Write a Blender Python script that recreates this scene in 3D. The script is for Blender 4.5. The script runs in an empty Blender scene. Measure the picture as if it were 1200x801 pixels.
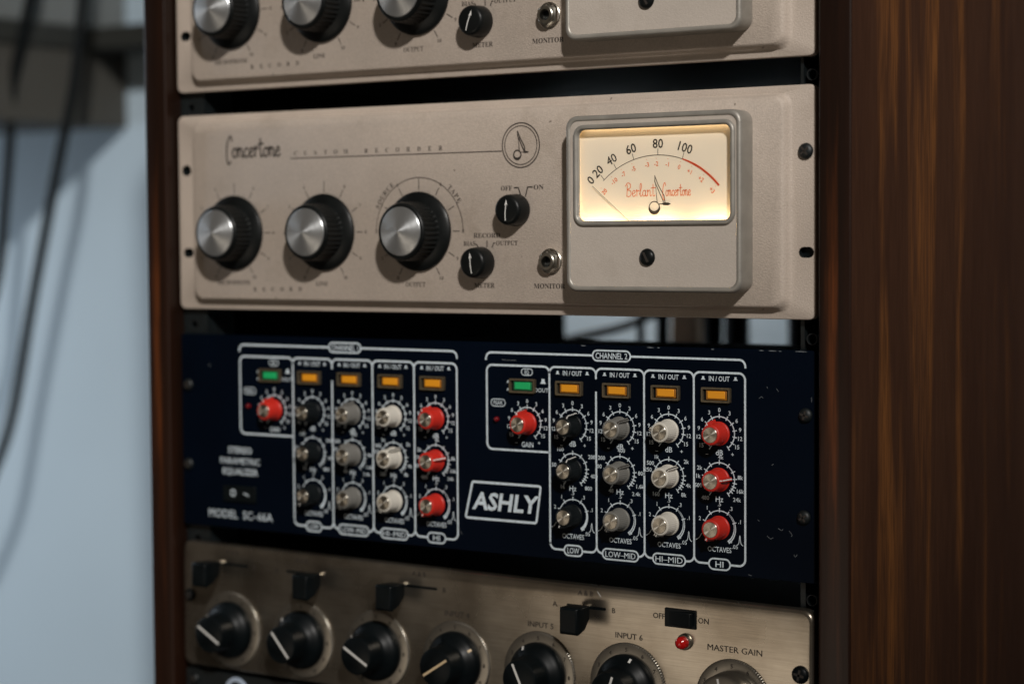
import bpy, bmesh, math, random
from mathutils import Vector, Matrix
random.seed(7)
PI = math.pi
S = 0.001            # modelling in millimetres
ZW = 1150.0          # height of the reference line (top of the middle recorder panel) above the floor
sc = bpy.context.scene
COL = sc.collection

# ------------------------------------------------------------------ materials
def nodes(name):
    m = bpy.data.materials.new(name); m.use_nodes = True
    nt = m.node_tree
    return m, nt, nt.nodes['Principled BSDF']

def mat(name, col, rough=0.5, metal=0.0, bump=None, mottle=None, coat=0.0, spec=0.5, rvar=0.0, speck=None):
    """plain principled with optional noise mottling (scale, amount) and bump (scale, strength)"""
    m, nt, b = nodes(name)
    N, L = nt.nodes, nt.links
    b.inputs['Base Color'].default_value = (*col, 1)
    b.inputs['Roughness'].default_value = rough
    b.inputs['Metallic'].default_value = metal
    b.inputs['Coat Weight'].default_value = coat
    b.inputs['Specular IOR Level'].default_value = spec
    tc = N.new('ShaderNodeTexCoord')
    if mottle:
        n = N.new('ShaderNodeTexNoise'); n.inputs['Scale'].default_value = mottle[0]
        n.inputs['Detail'].default_value = 6
        L.new(tc.outputs['Object'], n.inputs['Vector'])
        r = N.new('ShaderNodeMapRange'); r.inputs['From Min'].default_value = .3; r.inputs['From Max'].default_value = .7
        r.inputs['To Min'].default_value = 1 - mottle[1]; r.inputs['To Max'].default_value = 1 + mottle[1] * .6
        L.new(n.outputs['Fac'], r.inputs['Value'])
        mx = N.new('ShaderNodeMix'); mx.data_type = 'RGBA'; mx.blend_type = 'MULTIPLY'; mx.inputs[0].default_value = 1
        mx.inputs['A'].default_value = (*col, 1)
        L.new(r.outputs['Result'], mx.inputs['B'])
        L.new(mx.outputs['Result'], b.inputs['Base Color'])
        if speck:
            n3 = N.new('ShaderNodeTexNoise'); n3.inputs['Scale'].default_value = speck[0]; n3.inputs['Detail'].default_value = 2
            L.new(tc.outputs['Object'], n3.inputs['Vector'])
            r3 = N.new('ShaderNodeMapRange'); r3.inputs['From Min'].default_value = .3; r3.inputs['From Max'].default_value = .7
            r3.inputs['To Min'].default_value = 1 - speck[1]; r3.inputs['To Max'].default_value = 1 + speck[1]
            L.new(n3.outputs['Fac'], r3.inputs['Value'])
            m3 = N.new('ShaderNodeMix'); m3.data_type = 'RGBA'; m3.blend_type = 'MULTIPLY'; m3.inputs[0].default_value = 1
            L.new(mx.outputs['Result'], m3.inputs['A']); L.new(r3.outputs['Result'], m3.inputs['B'])
            # old grime: sparse darker, yellower smudges
            n4 = N.new('ShaderNodeTexNoise'); n4.inputs['Scale'].default_value = 17; n4.inputs['Detail'].default_value = 8; n4.inputs['Roughness'].default_value = .68
            L.new(tc.outputs['Object'], n4.inputs['Vector'])
            r4 = N.new('ShaderNodeMapRange'); r4.inputs['From Min'].default_value = .56; r4.inputs['From Max'].default_value = .78; r4.inputs['To Max'].default_value = speck[2]
            L.new(n4.outputs['Fac'], r4.inputs['Value'])
            m4 = N.new('ShaderNodeMix'); m4.data_type = 'RGBA'; m4.inputs['B'].default_value = (col[0] * .5, col[1] * .45, col[2] * .38, 1)
            L.new(r4.outputs['Result'], m4.inputs[0]); L.new(m3.outputs['Result'], m4.inputs['A'])
            # scattered tiny nicks that show dark
            n5 = N.new('ShaderNodeTexNoise'); n5.inputs['Scale'].default_value = 150; n5.inputs['Detail'].default_value = 1
            L.new(tc.outputs['Object'], n5.inputs['Vector'])
            r5 = N.new('ShaderNodeMapRange'); r5.inputs['From Min'].default_value = .765; r5.inputs['From Max'].default_value = .80; r5.inputs['To Max'].default_value = .75
            L.new(n5.outputs['Fac'], r5.inputs['Value'])
            m5 = N.new('ShaderNodeMix'); m5.data_type = 'RGBA'; m5.inputs['B'].default_value = (.09, .07, .05, 1)
            L.new(r5.outputs['Result'], m5.inputs[0]); L.new(m4.outputs['Result'], m5.inputs['A'])
            L.new(m5.outputs['Result'], b.inputs['Base Color'])
        if rvar:
            r2 = N.new('ShaderNodeMapRange'); r2.inputs['From Min'].default_value = .3; r2.inputs['From Max'].default_value = .7
            r2.inputs['To Min'].default_value = rough - rvar; r2.inputs['To Max'].default_value = rough + rvar
            L.new(n.outputs['Fac'], r2.inputs['Value']); L.new(r2.outputs['Result'], b.inputs['Roughness'])
    if bump:
        n2 = N.new('ShaderNodeTexNoise'); n2.inputs['Scale'].default_value = bump[0]; n2.inputs['Detail'].default_value = 3
        L.new(tc.outputs['Object'], n2.inputs['Vector'])
        bp = N.new('ShaderNodeBump'); bp.inputs['Strength'].default_value = bump[1]; bp.inputs['Distance'].default_value = .0006
        L.new(n2.outputs['Fac'], bp.inputs['Height']); L.new(bp.outputs['Normal'], b.inputs['Normal'])
    return m

def spun(name, col, rough, aniso, metal=1.0):
    """turned aluminium: anisotropic about the knob's own axis"""
    m, nt, b = nodes(name); N, L = nt.nodes, nt.links
    b.inputs['Base Color'].default_value = (*col, 1); b.inputs['Metallic'].default_value = metal
    b.inputs['Roughness'].default_value = rough; b.inputs['Anisotropic'].default_value = aniso; b.inputs['Anisotropic Rotation'].default_value = .25
    t = N.new('ShaderNodeTangent'); t.direction_type = 'RADIAL'; t.axis = 'Y'
    L.new(t.outputs['Tangent'], b.inputs['Tangent'])
    tc = N.new('ShaderNodeTexCoord'); n = N.new('ShaderNodeTexNoise'); n.inputs['Scale'].default_value = 400
    L.new(tc.outputs['Object'], n.inputs['Vector'])
    r = N.new('ShaderNodeMapRange'); r.inputs['To Min'].default_value = rough * .8; r.inputs['To Max'].default_value = rough * 1.25
    L.new(n.outputs['Fac'], r.inputs['Value']); L.new(r.outputs['Result'], b.inputs['Roughness'])
    return m

def wood(name, dark, mid, streak, seed, sx=60, rough=.36, cut=(.56, .70), spec=.5, sw=.62, worn=None, zs=.045):
    m, nt, b = nodes(name); N, L = nt.nodes, nt.links
    tc = N.new('ShaderNodeTexCoord')
    mp = N.new('ShaderNodeMapping'); mp.inputs['Scale'].default_value = (1, 1, zs); mp.inputs['Location'].default_value = (seed, seed * 2.3, seed * .7)
    L.new(tc.outputs['Object'], mp.inputs['Vector'])
    def noise(scale, det, dist=0.0):
        n = N.new('ShaderNodeTexNoise'); n.inputs['Scale'].default_value = scale; n.inputs['Detail'].default_value = det
        n.inputs['Distortion'].default_value = dist
        L.new(mp.outputs['Vector'], n.inputs['Vector']); return n
    fine, broad, st = noise(sx * 7, 5, .3), noise(sx * .45, 3), noise(sx * sw, 4, .4)
    def rng(src, a, c, lo=0., hi=1.):
        r = N.new('ShaderNodeMapRange'); r.interpolation_type = 'SMOOTHSTEP'
        r.inputs['From Min'].default_value = a; r.inputs['From Max'].default_value = c
        r.inputs['To Min'].default_value = lo; r.inputs['To Max'].default_value = hi
        L.new(src, r.inputs['Value']); return r.outputs['Result']
    def mix(fac, A, B, mode='MIX'):
        x = N.new('ShaderNodeMix'); x.data_type = 'RGBA'; x.blend_type = mode
        if isinstance(fac, float): x.inputs[0].default_value = fac
        else: L.new(fac, x.inputs[0])
        for s, v in (('A', A), ('B', B)):
            if isinstance(v, tuple): x.inputs[s].default_value = (*v, 1)
            else: L.new(v, x.inputs[s])
        return x.outputs['Result']
    base = mix(rng(broad.outputs['Fac'], .35, .68), dark, mid)
    mul = N.new('ShaderNodeMath'); mul.operation = 'MULTIPLY'
    src = st.outputs['Fac']
    if worn:      # a band along the grain where the stain has worn thinner: (y0, y1, amount)
        sp = N.new('ShaderNodeSeparateXYZ'); L.new(tc.outputs['Object'], sp.inputs[0])
        r1 = rng(sp.outputs['Y'], worn[0] - .02, worn[0] + .025); r2 = rng(sp.outputs['Y'], worn[1] - .05, worn[1] + .05, 1, 0)
        mm = N.new('ShaderNodeMath'); mm.operation = 'MULTIPLY'; L.new(r1, mm.inputs[0]); L.new(r2, mm.inputs[1])
        ma = N.new('ShaderNodeMath'); ma.operation = 'MULTIPLY_ADD'; L.new(mm.outputs[0], ma.inputs[0]); ma.inputs[1].default_value = worn[2]; L.new(src, ma.inputs[2])
        src = ma.outputs[0]
    L.new(rng(src, *cut), mul.inputs[0]); L.new(rng(fine.outputs['Fac'],   .3, .62, .5, 1), mul.inputs[1])
    c = mix(mul.outputs[0], base, streak)
    c = mix(1.0, c, rng(fine.outputs['Fac'], .3, .7, .87, 1.08), 'MULTIPLY')
    L.new(c, b.inputs['Base Color'])
    b.inputs['Roughness'].default_value = rough; b.inputs['Specular IOR Level'].default_value = spec
    bp = N.new('ShaderNodeBump'); bp.inputs['Strength'].default_value = .12; bp.inputs['Distance'].default_value = .0005
    L.new(fine.outputs['Fac'], bp.inputs['Height']); L.new(bp.outputs['Normal'], b.inputs['Normal'])
    return m

def brushed_panel(name):
    m, nt, b = nodes(name); N, L = nt.nodes, nt.links
    tc = N.new('ShaderNodeTexCoord')
    mp = N.new('ShaderNodeMapping'); mp.inputs['Scale'].default_value = (.03, 1, 1)
    L.new(tc.outputs['Object'], mp.inputs['Vector'])
    br = N.new('ShaderNodeTexNoise'); br.inputs['Scale'].default_value = 1800; br.inputs['Detail'].default_value = 4
    L.new(mp.outputs['Vector'], br.inputs['Vector'])
    bl = N.new('ShaderNodeTexNoise'); bl.inputs['Scale'].default_value = 22; bl.inputs['Detail'].default_value = 7
    L.new(tc.outputs['Object'], bl.inputs['Vector'])
    cr = N.new('ShaderNodeValToRGB')
    cr.color_ramp.elements[0].position = .36; cr.color_ramp.elements[0].color = (.25, .215, .17, 1)
    cr.color_ramp.elements[1].position = .66; cr.color_ramp.elements[1].color = (.43, .385, .32, 1)
    L.new(bl.outputs['Fac'], cr.inputs['Fac'])
    mx = N.new('ShaderNodeMix'); mx.data_type = 'RGBA'; mx.blend_type = 'MULTIPLY'; mx.inputs[0].default_value = 1
    r = N.new('ShaderNodeMapRange'); r.inputs['From Min'].default_value = .3; r.inputs['From Max'].default_value = .7
    r.inputs['To Min'].default_value = .86; r.inputs['To Max'].default_value = 1.08
    L.new(br.outputs['Fac'], r.inputs['Value']); L.new(cr.outputs['Color'], mx.inputs['A']); L.new(r.outputs['Result'], mx.inputs['B'])
    L.new(mx.outputs['Result'], b.inputs['Base Color'])
    b.inputs['Metallic'].default_value = .93
    r2 = N.new('ShaderNodeMapRange'); r2.inputs['To Min'].default_value = .22; r2.inputs['To Max'].default_value = .34
    L.new(bl.outputs['Fac'], r2.inputs['Value']); L.new(r2.outputs['Result'], b.inputs['Roughness'])
    bp = N.new('ShaderNodeBump'); bp.inputs['Strength'].default_value = .05; bp.inputs['Distance'].default_value = .0002
    L.new(br.outputs['Fac'], bp.inputs['Height']); L.new(bp.outputs['Normal'], b.inputs['Normal'])
    return m

def pane(name):
    m = bpy.data.materials.new(name); m.use_nodes = True; nt = m.node_tree; N, L = nt.nodes, nt.links
    for n in list(N): N.remove(n)
    o = N.new('ShaderNodeOutputMaterial'); mx = N.new('ShaderNodeMixShader'); t = N.new('ShaderNodeBsdfTransparent')
    t.inputs[0].default_value = (.97, .96, .93, 1)
    g = N.new('ShaderNodeBsdfGlossy'); g.inputs['Roughness'].default_value = .04
    f = N.new('ShaderNodeFresnel'); f.inputs['IOR'].default_value = 1.4
    L.new(f.outputs[0], mx.inputs[0]); L.new(t.outputs[0], mx.inputs[1]); L.new(g.outputs[0], mx.inputs[2]); L.new(mx.outputs[0], o.inputs['Surface'])
    return m

M = {}
M['beige'] = mat('beige wrinkle paint', (.49, .415, .35), .55, bump=(1150, .6), mottle=(26, .07), speck=(1100, .09, .5))
M['beige_smooth'] = mat('beige meter paint', (.485, .43, .375), .5, bump=(1300, .3), mottle=(40, .05), speck=(1500, .05, .35))
M['meter_metal'] = mat('worn grey metal', (.34, .32, .285), .45, .4, mottle=(90, .14), bump=(700, .15))
M['bakelite'] = mat('black bakelite', (.006, .007, .007), .34, mottle=(60, .3), spec=.2, rvar=.06)
M['black'] = mat('black satin plastic', (.003, .005, .006), .4, spec=.18, mottle=(90, .3), rvar=.06)
M['blackmetal'] = mat('black steel', (.006, .009, .010), .5, .1, mottle=(200, .4))
M['chassis'] = mat('dark chassis steel', (.007, .008, .009), .7, .0, mottle=(30, .3))
M['shade_sheet'] = mat('black painted lining', (.002, .002, .002), .9, spec=.02, mottle=(30, .2))
M['alu'] = spun('turned aluminium', (.66, .68, .69), .40, .75, .90)
M['brass_alu'] = spun('turned champagne aluminium', (.62, .58, .50), .37, .9, 1.0)
M['chrome'] = mat('nickel plate', (.60, .57, .50), .28, 1, mottle=(300, .25))
M['ink'] = mat('dark printing ink', (.030, .024, .020), .6)
M['ink_dial'] = mat('black dial ink', (.02, .016, .012), .6)
M['ink_red'] = mat('red dial ink', (.62, .07, .02), .6)
M['ink_orange'] = mat('orange dial ink', (.78, .17, .035), .6)
M['ink_white'] = mat('white silk screen ink', (.64, .73, .79), .55, mottle=(500, .22))
M['navy'] = mat('navy black anodised panel', (.0010, .0033, .0085), .46, .0, mottle=(14, .25), bump=(1500, .06), spec=.05)
M['knob_red'] = mat('red knob plastic', (.56, .022, .012), .42, mottle=(70, .08))
M['knob_grey'] = mat('grey knob plastic', (.17, .165, .15), .45, mottle=(70, .08))
M['knob_white'] = mat('white knob plastic', (.62, .59, .52), .45, mottle=(70, .06))
M['knob_black'] = mat('black knob plastic', (.005, .007, .008), .4, mottle=(70, .2), spec=.25)
M['amber_dark'] = mat('amber button body', (.30, .115, .010), .45)
M['green_dark'] = mat('green button body', (.008, .12, .045), .45)
M['scratch'] = mat('scratched bare metal', (.20, .22, .235), .5, mottle=(900, .4))
M['yellow'] = mat('amber button plastic', (.80, .32, .012), .4)
M['green'] = mat('green button plastic', (.012, .42, .13), .4)
M['bezel'] = mat('dull bronze bezel', (.17, .135, .085), .45, .6, mottle=(400, .3))
M['led_red'] = mat('dark red lens', (.15, .004, .007), .2, coat=.5)
M['lamp_red'] = mat('red jewel lens', (.50, .006, .006), .15, coat=.6)
M['white_line'] = mat('white paint line', (.72, .71, .68), .5)
M['cream_line'] = mat('aged cream paint line', (.66, .50, .30), .5)
M['brushed'] = brushed_panel('brushed tarnished aluminium')
M['dial_metal'] = mat('knurled aluminium dial', (.27, .25, .215), .34, .9, mottle=(90, .12))
M['paper'] = mat('ivory dial card', (.88, .80, .68), .7)
M['cavity'] = mat('yellowed housing', (.80, .68, .46), .6, mottle=(220, .35))
M['pane'] = pane('meter window glass')
M['wood_side'] = wood('stained walnut veneer', (.052, .0225, .0125), (.068, .030, .0160), (.19, .074, .022), 2.9, 60, .5, (.53, .75), .2, .62, (-.215, -.13, .10), .075)
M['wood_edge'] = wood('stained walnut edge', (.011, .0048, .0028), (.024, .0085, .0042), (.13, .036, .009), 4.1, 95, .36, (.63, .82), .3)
M['wall'] = mat('pale blue wall paint', (.44, .555, .645), .8, bump=(120, .15), mottle=(3, .05))
M['cab'] = mat('dark grey cupboard paint', (.060, .058, .050), .7, mottle=(8, .12))
M['cab_top'] = mat('grey cupboard paint', (.16, .175, .175), .7, mottle=(8, .12))
M['shelf'] = mat('dark shelf board', (.022, .024, .021), .7, mottle=(8, .2))
M['cable'] = mat('black rubber cable', (.002, .004, .005), .6, mottle=(90, .3), spec=.2)
M['cardboard'] = mat('pale brown timber', (.30, .19, .11), .7, mottle=(20, .2))
M['floor'] = mat('grey brown floor', (.10, .085, .07), .6, mottle=(6, .2))
M['badge'] = mat('pale blue ring', (.42, .50, .62), .4)

# ------------------------------------------------------------------ mesh builder (mm)
class MB:
    def __init__(s): s.v = []; s.f = []; s.m = []; s.mats = []
    def mi(s, m):
        m = M[m]
        if m not in s.mats: s.mats.append(m)
        return s.mats.index(m)
    def add(s, vs, fs, m):
        o = len(s.v); k = s.mi(m); s.v += [tuple(v) for v in vs]
        s.f += [[i + o for i in f] for f in fs]; s.m += [k] * len(fs)
    def box(s, x0, y0, z0, x1, y1, z1, m):
        vs = [(x, y, z) for x in (x0, x1) for y in (y0, y1) for z in (z0, z1)]
        s.add(vs, [(0, 1, 3, 2), (4, 6, 7, 5), (0, 4, 5, 1), (2, 3, 7, 6), (0, 2, 6, 4), (1, 5, 7, 3)], m)
    def loft(s, loops, m, cap0=False, cap1=True, closed=True):
        n = len(loops[0]); vs = [p for l in loops for p in l]; fs = []
        for i in range(len(loops) - 1):
            for j in range(n if closed else n - 1):
                a, b = i * n + j, i * n + (j + 1) % n
                fs.append((a, b, b + n, a + n))
        if cap0: fs.append(tuple(range(n))[::-1])
        if cap1: fs.append(tuple(range((len(loops) - 1) * n, len(loops) * n)))
        s.add(vs, fs, m)
    def lathe(s, prof, m, seg=48, c=(0, 0, 0), flute=None, cap0=False, cap1=True):
        """prof: (radius, height towards the viewer).  flute: (h0, h1, count, depth)"""
        loops = []
        for r, h in prof:
            l = []
            for k in range(seg):
                a = 2 * PI * k / seg; rr = r
                if flute and flute[0] <= h <= flute[1]: rr = r - flute[3] * (.5 + .5 * math.cos(a * flute[2]))
                l.append((c[0] + rr * math.sin(a), c[1] - h, c[2] + rr * math.cos(a)))
            loops.append(l)
        s.loft(loops, m, cap0, cap1)
    def plate(s, outer, holes, y, m):
        """flat sheet facing the viewer, in the plane y, with holes"""
        bm = bmesh.new(); es = []
        for lp in [outer] + holes:
            vv = [bm.verts.new((p[0], y, p[1])) for p in lp]
            es += [bm.edges.new((vv[i], vv[(i + 1) % len(vv)])) for i in range(len(vv))]
        bmesh.ops.triangle_fill(bm, use_beauty=True, use_dissolve=False, edges=es)
        bm.verts.index_update()
        fs = []
        for f in bm.faces:
            f.normal_update(); ids = [v.index for v in f.verts]
            fs.append(ids if f.normal.y < 0 else ids[::-1])
        s.add([v.co[:] for v in bm.verts], fs, m); bm.free()
    def wallring(s, lp, y0, y1, m):
        s.loft([[(p[0], y0, p[1]) for p in lp], [(p[0], y1, p[1]) for p in lp]], m, False, False)
    def sheet(s, lp, y, m):
        s.add([(p[0], y, p[1]) for p in lp], [tuple(range(len(lp)))], m)
    def disc(s, x, z, r, y, m, n=24): s.sheet(circ(x, z, r, n), y, m)
    def ring(s, x, z, r, w, y, m, n=48): s.stroke([(x + r * math.sin(2 * PI * k / n), z + r * math.cos(2 * PI * k / n)) for k in range(n)], w, y, m, True)
    def stroke(s, pts, w, y, m, closed=False):
        n = len(pts); vs = []; fs = []
        for i, p in enumerate(pts):
            a = pts[(i - 1) % n] if (i or closed) else p
            b = pts[(i + 1) % n] if (i < n - 1 or closed) else p
            d1 = Vector((p[0] - a[0], p[1] - a[1])); d2 = Vector((b[0] - p[0], b[1] - p[1]))
            if d1.length < 1e-9: d1 = d2
            if d2.length < 1e-9: d2 = d1
            d1 = d1.normalized(); d2 = d2.normalized(); t = d1 + d2
            t = t.normalized() if t.length > 1e-6 else d1
            k = 1 / max(.6, t.dot(d1)); ww = w[i] if isinstance(w, (list, tuple)) else w
            nx, nz = -t.y * ww / 2 * k, t.x * ww / 2 * k
            vs += [(p[0] + nx, y, p[1] + nz), (p[0] - nx, y, p[1] - nz)]
        for i in range(n if closed else n - 1):
            a, b = 2 * i, 2 * ((i + 1) % n); fs.append((a, a + 1, b + 1, b))
        s.add(vs, fs, m)
    def tube(s, pts, r, m, seg=12):
        loops = []; n = len(pts); up = Vector((0, 1, .13)).normalized()
        for i in range(n):
            t = (Vector(pts[min(i + 1, n - 1)]) - Vector(pts[max(i - 1, 0)])).normalized()
            u = t.cross(up).normalized(); w = t.cross(u)
            loops.append([tuple(Vector(pts[i]) + r * (math.cos(2 * PI * k / seg) * u + math.sin(2 * PI * k / seg) * w)) for k in range(seg)])
        s.loft(loops, m, True, True)
    def text(s, t, x, z, h, y, m, al='C', rot=0.0, sx=1.0, sh=0.0, bold=0.0, sp=1.0, wd=None):
        if ('M' in t or '4' in t) and bold:      # an outset M or 4 closes up: print it twice, a hair apart
            for q in (-1, 1): s.text(t, x + q * bold * h, z, h, y - .004 * (q + 1), m, al, rot, sx, sh, 0, sp, wd)
            return
        vs, fs, w = glyphs(t, bold, sp); k = h / .70; c, sn = math.cos(rot), math.sin(rot)
        if wd: sx = wd / (w * k)
        ox = {'C': -w / 2, 'L': 0, 'R': -w}[al]; out = []
        for a, b in vs:
            px, pz = (a + ox + sh * b) * k * sx, (b - .35) * k
            out.append((x + px * c + pz * sn, y, z - px * sn + pz * c))
        s.add(out, fs, m)
    def build(s, name, parent=None, loc=(0, 0, 0), bevel=None, smooth=35, label=None, ry=0.0):
        me = bpy.data.meshes.new(name)
        me.from_pydata([(v[0] * S, v[1] * S, v[2] * S) for v in s.v], [], s.f)
        for m in s.mats: me.materials.append(m)
        for p, k in zip(me.polygons, s.m): p.material_index = k
        if smooth:
            bm = bmesh.new(); bm.from_mesh(me); bmesh.ops.remove_doubles(bm, verts=bm.verts, dist=1e-7)
            bmesh.ops.recalc_face_normals(bm, faces=bm.faces); bm.to_mesh(me); bm.free()
            for p in me.polygons: p.use_smooth = True
            me.set_sharp_from_angle(angle=math.radians(smooth))
        o = bpy.data.objects.new(name, me); COL.objects.link(o)
        place(o, parent, loc); o.rotation_euler.y = ry
        if bevel:
            b = o.modifiers.new('bevel', 'BEVEL'); b.width = bevel * S; b.segments = 2; b.limit_method = 'ANGLE'; b.angle_limit = math.radians(40)
        if label: o['label'] = label
        return o

WL = {}
def place(o, parent, loc):
    WL[o.name] = loc
    if parent is not None:
        p = WL[parent.name]; o.parent = parent
        o.location = ((loc[0] - p[0]) * S, (loc[1] - p[1]) * S, (loc[2] - p[2]) * S)
    else:
        o.location = (loc[0] * S, loc[1] * S, (loc[2] + ZW) * S)

def thing(name, label, cat, loc, group=None, ry=0.0):
    o = bpy.data.objects.new(name, None); o.empty_display_size = .02; COL.objects.link(o)
    place(o, None, loc); o.rotation_euler.y = ry
    o['label'] = label; o['category'] = cat
    if group: o['group'] = group
    return o

def tag(o, label, cat, group=None):
    o['label'] = label; o['category'] = cat
    if group: o['group'] = group
    return o

def structure(o): o['kind'] = 'structure'; return o

def copy_part(o, parent, loc):
    c = o.copy(); COL.objects.link(c); place(c, parent, loc)
    for ch in o.children:
        d = ch.copy(); COL.objects.link(d); d.parent = c
    return c

def copy_thing(o, dz):
    r = o.copy(); COL.objects.link(r); r.location.z += dz * S
    for ch in o.children:
        c = ch.copy(); COL.objects.link(c); c.parent = r
        for g in ch.children:
            d = g.copy(); COL.objects.link(d); d.parent = c
    return r

_G = {}
def glyphs(t, bold=0.0, sp=1.0):
    key = (t, bold, sp)
    if key in _G: return _G[key]
    c = bpy.data.curves.new('tmp', 'FONT'); c.body = t; c.size = 1; c.offset = bold; c.resolution_u = 2; c.space_character = sp
    o = bpy.data.objects.new('tmp', c); COL.objects.link(o)
    me = o.evaluated_get(bpy.context.evaluated_depsgraph_get()).to_mesh()
    vs = [(v.co.x, v.co.y) for v in me.vertices]; fs = [tuple(p.vertices) for p in me.polygons]
    x0 = min((v[0] for v in vs), default=0); x1 = max((v[0] for v in vs), default=0)
    r = ([(a - x0, b) for a, b in vs], fs, x1 - x0)
    bpy.data.objects.remove(o); bpy.data.curves.remove(c)
    _G[key] = r; return r

def serif(t):
    out = ''
    for ch in t:
        if 'A' <= ch <= 'Z': out += chr(0x1D400 + ord(ch) - 65)
        elif 'a' <= ch <= 'z': out += chr(0x1D41A + ord(ch) - 97)
        elif '0' <= ch <= '9': out += chr(0x1D7CE + ord(ch) - 48)
        else: out += ch
    return out

def circ(x, z, r, n=24): return [(x + r * math.sin(2 * PI * k / n), z + r * math.cos(2 * PI * k / n)) for k in range(n)]
def rrect(x0, z0, x1, z1, r, n=6):
    out = []
    for cx, cz, a0 in ((x1 - r, z1 - r, 0), (x1 - r, z0 + r, 90), (x0 + r, z0 + r, 180), (x0 + r, z1 - r, 270)):
        for k in range(n + 1):
            a = math.radians(a0 + 90 * k / n); out.append((cx + r * math.sin(a), cz + r * math.cos(a)))
    return out
def L3(lp, y): return [(p[0], y, p[1]) for p in lp]
def smooth_pts(p, n=6):
    out = []
    q = [p[0]] + list(p) + [p[-1]]
    for i in range(1, len(q) - 2):
        a, b, c, d = q[i - 1], q[i], q[i + 1], q[i + 2]
        for k in range(n):
            t = k / n
            out.append(tuple(.5 * (2 * b[j] + (c[j] - a[j]) * t + (2 * a[j] - 5 * b[j] + 4 * c[j] - d[j]) * t * t + (3 * b[j] - a[j] - 3 * c[j] + d[j]) * t ** 3) for j in range(len(b))))
    out.append(tuple(p[-1])); return out
def pol(x, z, r, deg): a = math.radians(deg); return (x + r * math.sin(a), z + r * math.cos(a))
def arc(x, z, r, d0, d1, n=40): return [pol(x, z, r, d0 + (d1 - d0) * k / n) for k in range(n + 1)]

# hand-drawn script letters: strokes in units of the x-height, and the advance
SCR = {
 'C': ([[(.62, 1.75), (.50, 2.30), (.28, 2.15), (.08, 1.4), (.02, .4), (.10, -.45), (.28, -.70), (.48, -.35)]], .62),
 'B': ([[(.18, 2.0), (.16, 1.0), (.10, 0)], [(-.1, 1.7), (.2, 2.25), (.6, 2.1), (.62, 1.5), (.2, 1.15), (.62, .95), (.72, .4), (.45, .0), (.05, .12)]], .86),
 'o': ([[(.3, 1), (.08, .75), (.08, .25), (.28, 0), (.48, .25), (.48, .75), (.3, 1), (.5, .85), (.66, .95)]], .62),
 'n': ([[(-.02, .85), (.08, 1.0), (.1, 0)], [(.1, .65), (.28, 1), (.44, .85), (.44, .2), (.54, 0), (.66, .25)]], .66),
 'c': ([[(.48, .8), (.3, 1), (.08, .7), (.08, .3), (.28, 0), (.56, .28)]], .55),
 'e': ([[(.06, .45), (.42, .65), (.38, .95), (.24, 1), (.07, .7), (.08, .25), (.28, 0), (.56, .3)]], .56),
 'r': ([[(0, .85), (.12, 1.12), (.14, .95), (.15, 0)], [(.15, .75), (.34, 1.0), (.5, .85)]], .5),
 't': ([[(.2, 2.0), (.2, .3), (.32, 0), (.5, .25)], [(-.12, 1.3), (.2, 1.42), (.56, 1.38)]], .5),
 'l': ([[(.0, .3), (.3, 1.5), (.26, 2.1), (.12, 1.9), (.12, .3), (.24, 0), (.44, .3)]], .42),
 'a': ([[(.46, .8), (.28, 1), (.08, .7), (.08, .25), (.22, 0), (.42, .25), (.46, 1), (.46, .25), (.56, 0), (.7, .25)]], .68),
}
def script(mb, word, x, z, width, xh, w, y, m):
    tot = sum(SCR[c][1] for c in word); kx = width / tot; cx = x
    for ch in word:
        for st in SCR[ch][0]:
            mb.stroke(smooth_pts([(cx + a * kx, z + b * xh) for a, b in st], 5), w, y, m)
        cx += SCR[ch][1] * kx

# ------------------------------------------------------------------ shared small parts
def screw(parent, x, y, z, name='rack_screw', r=4.1, head='cross', rot=.5, m='blackmetal'):
    mb = MB(); mb.lathe([(r * .96, 0), (r, .5), (r * .97, 1.2), (r * .8, 2.1), (r * .45, 2.7), (.2, 2.85)], m, 28)
    for k in ((0, PI / 2) if head == 'cross' else (0,)):
        a = rot + k; dx, dz = math.sin(a), math.cos(a); L, w = r * .62, r * .13
        q = [(dx * L + dz * w, dz * L - dx * w), (dx * L - dz * w, dz * L + dx * w), (-dx * L - dz * w, -dz * L + dx * w), (-dx * L + dz * w, -dz * L - dx * w)]
        mb.loft([[(p[0], -1.4, p[1]) for p in q], [(p[0], -2.95, p[1]) for p in q]], 'ink', True, True)
    return mb.build(name, parent, (x, y, z))

# ================================================================== SETTING
mb = MB(); mb.box(-3200, 650, -ZW, 2600, 760, 1500, 'wall')
structure(mb.build('wall', None, (0, 0, 0), smooth=0))
mb = MB(); mb.box(-3200, -4500, -ZW - 60, 2600, 650, -ZW, 'floor')
structure(mb.build('floor', None, (0, 0, 0), smooth=0))

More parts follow.
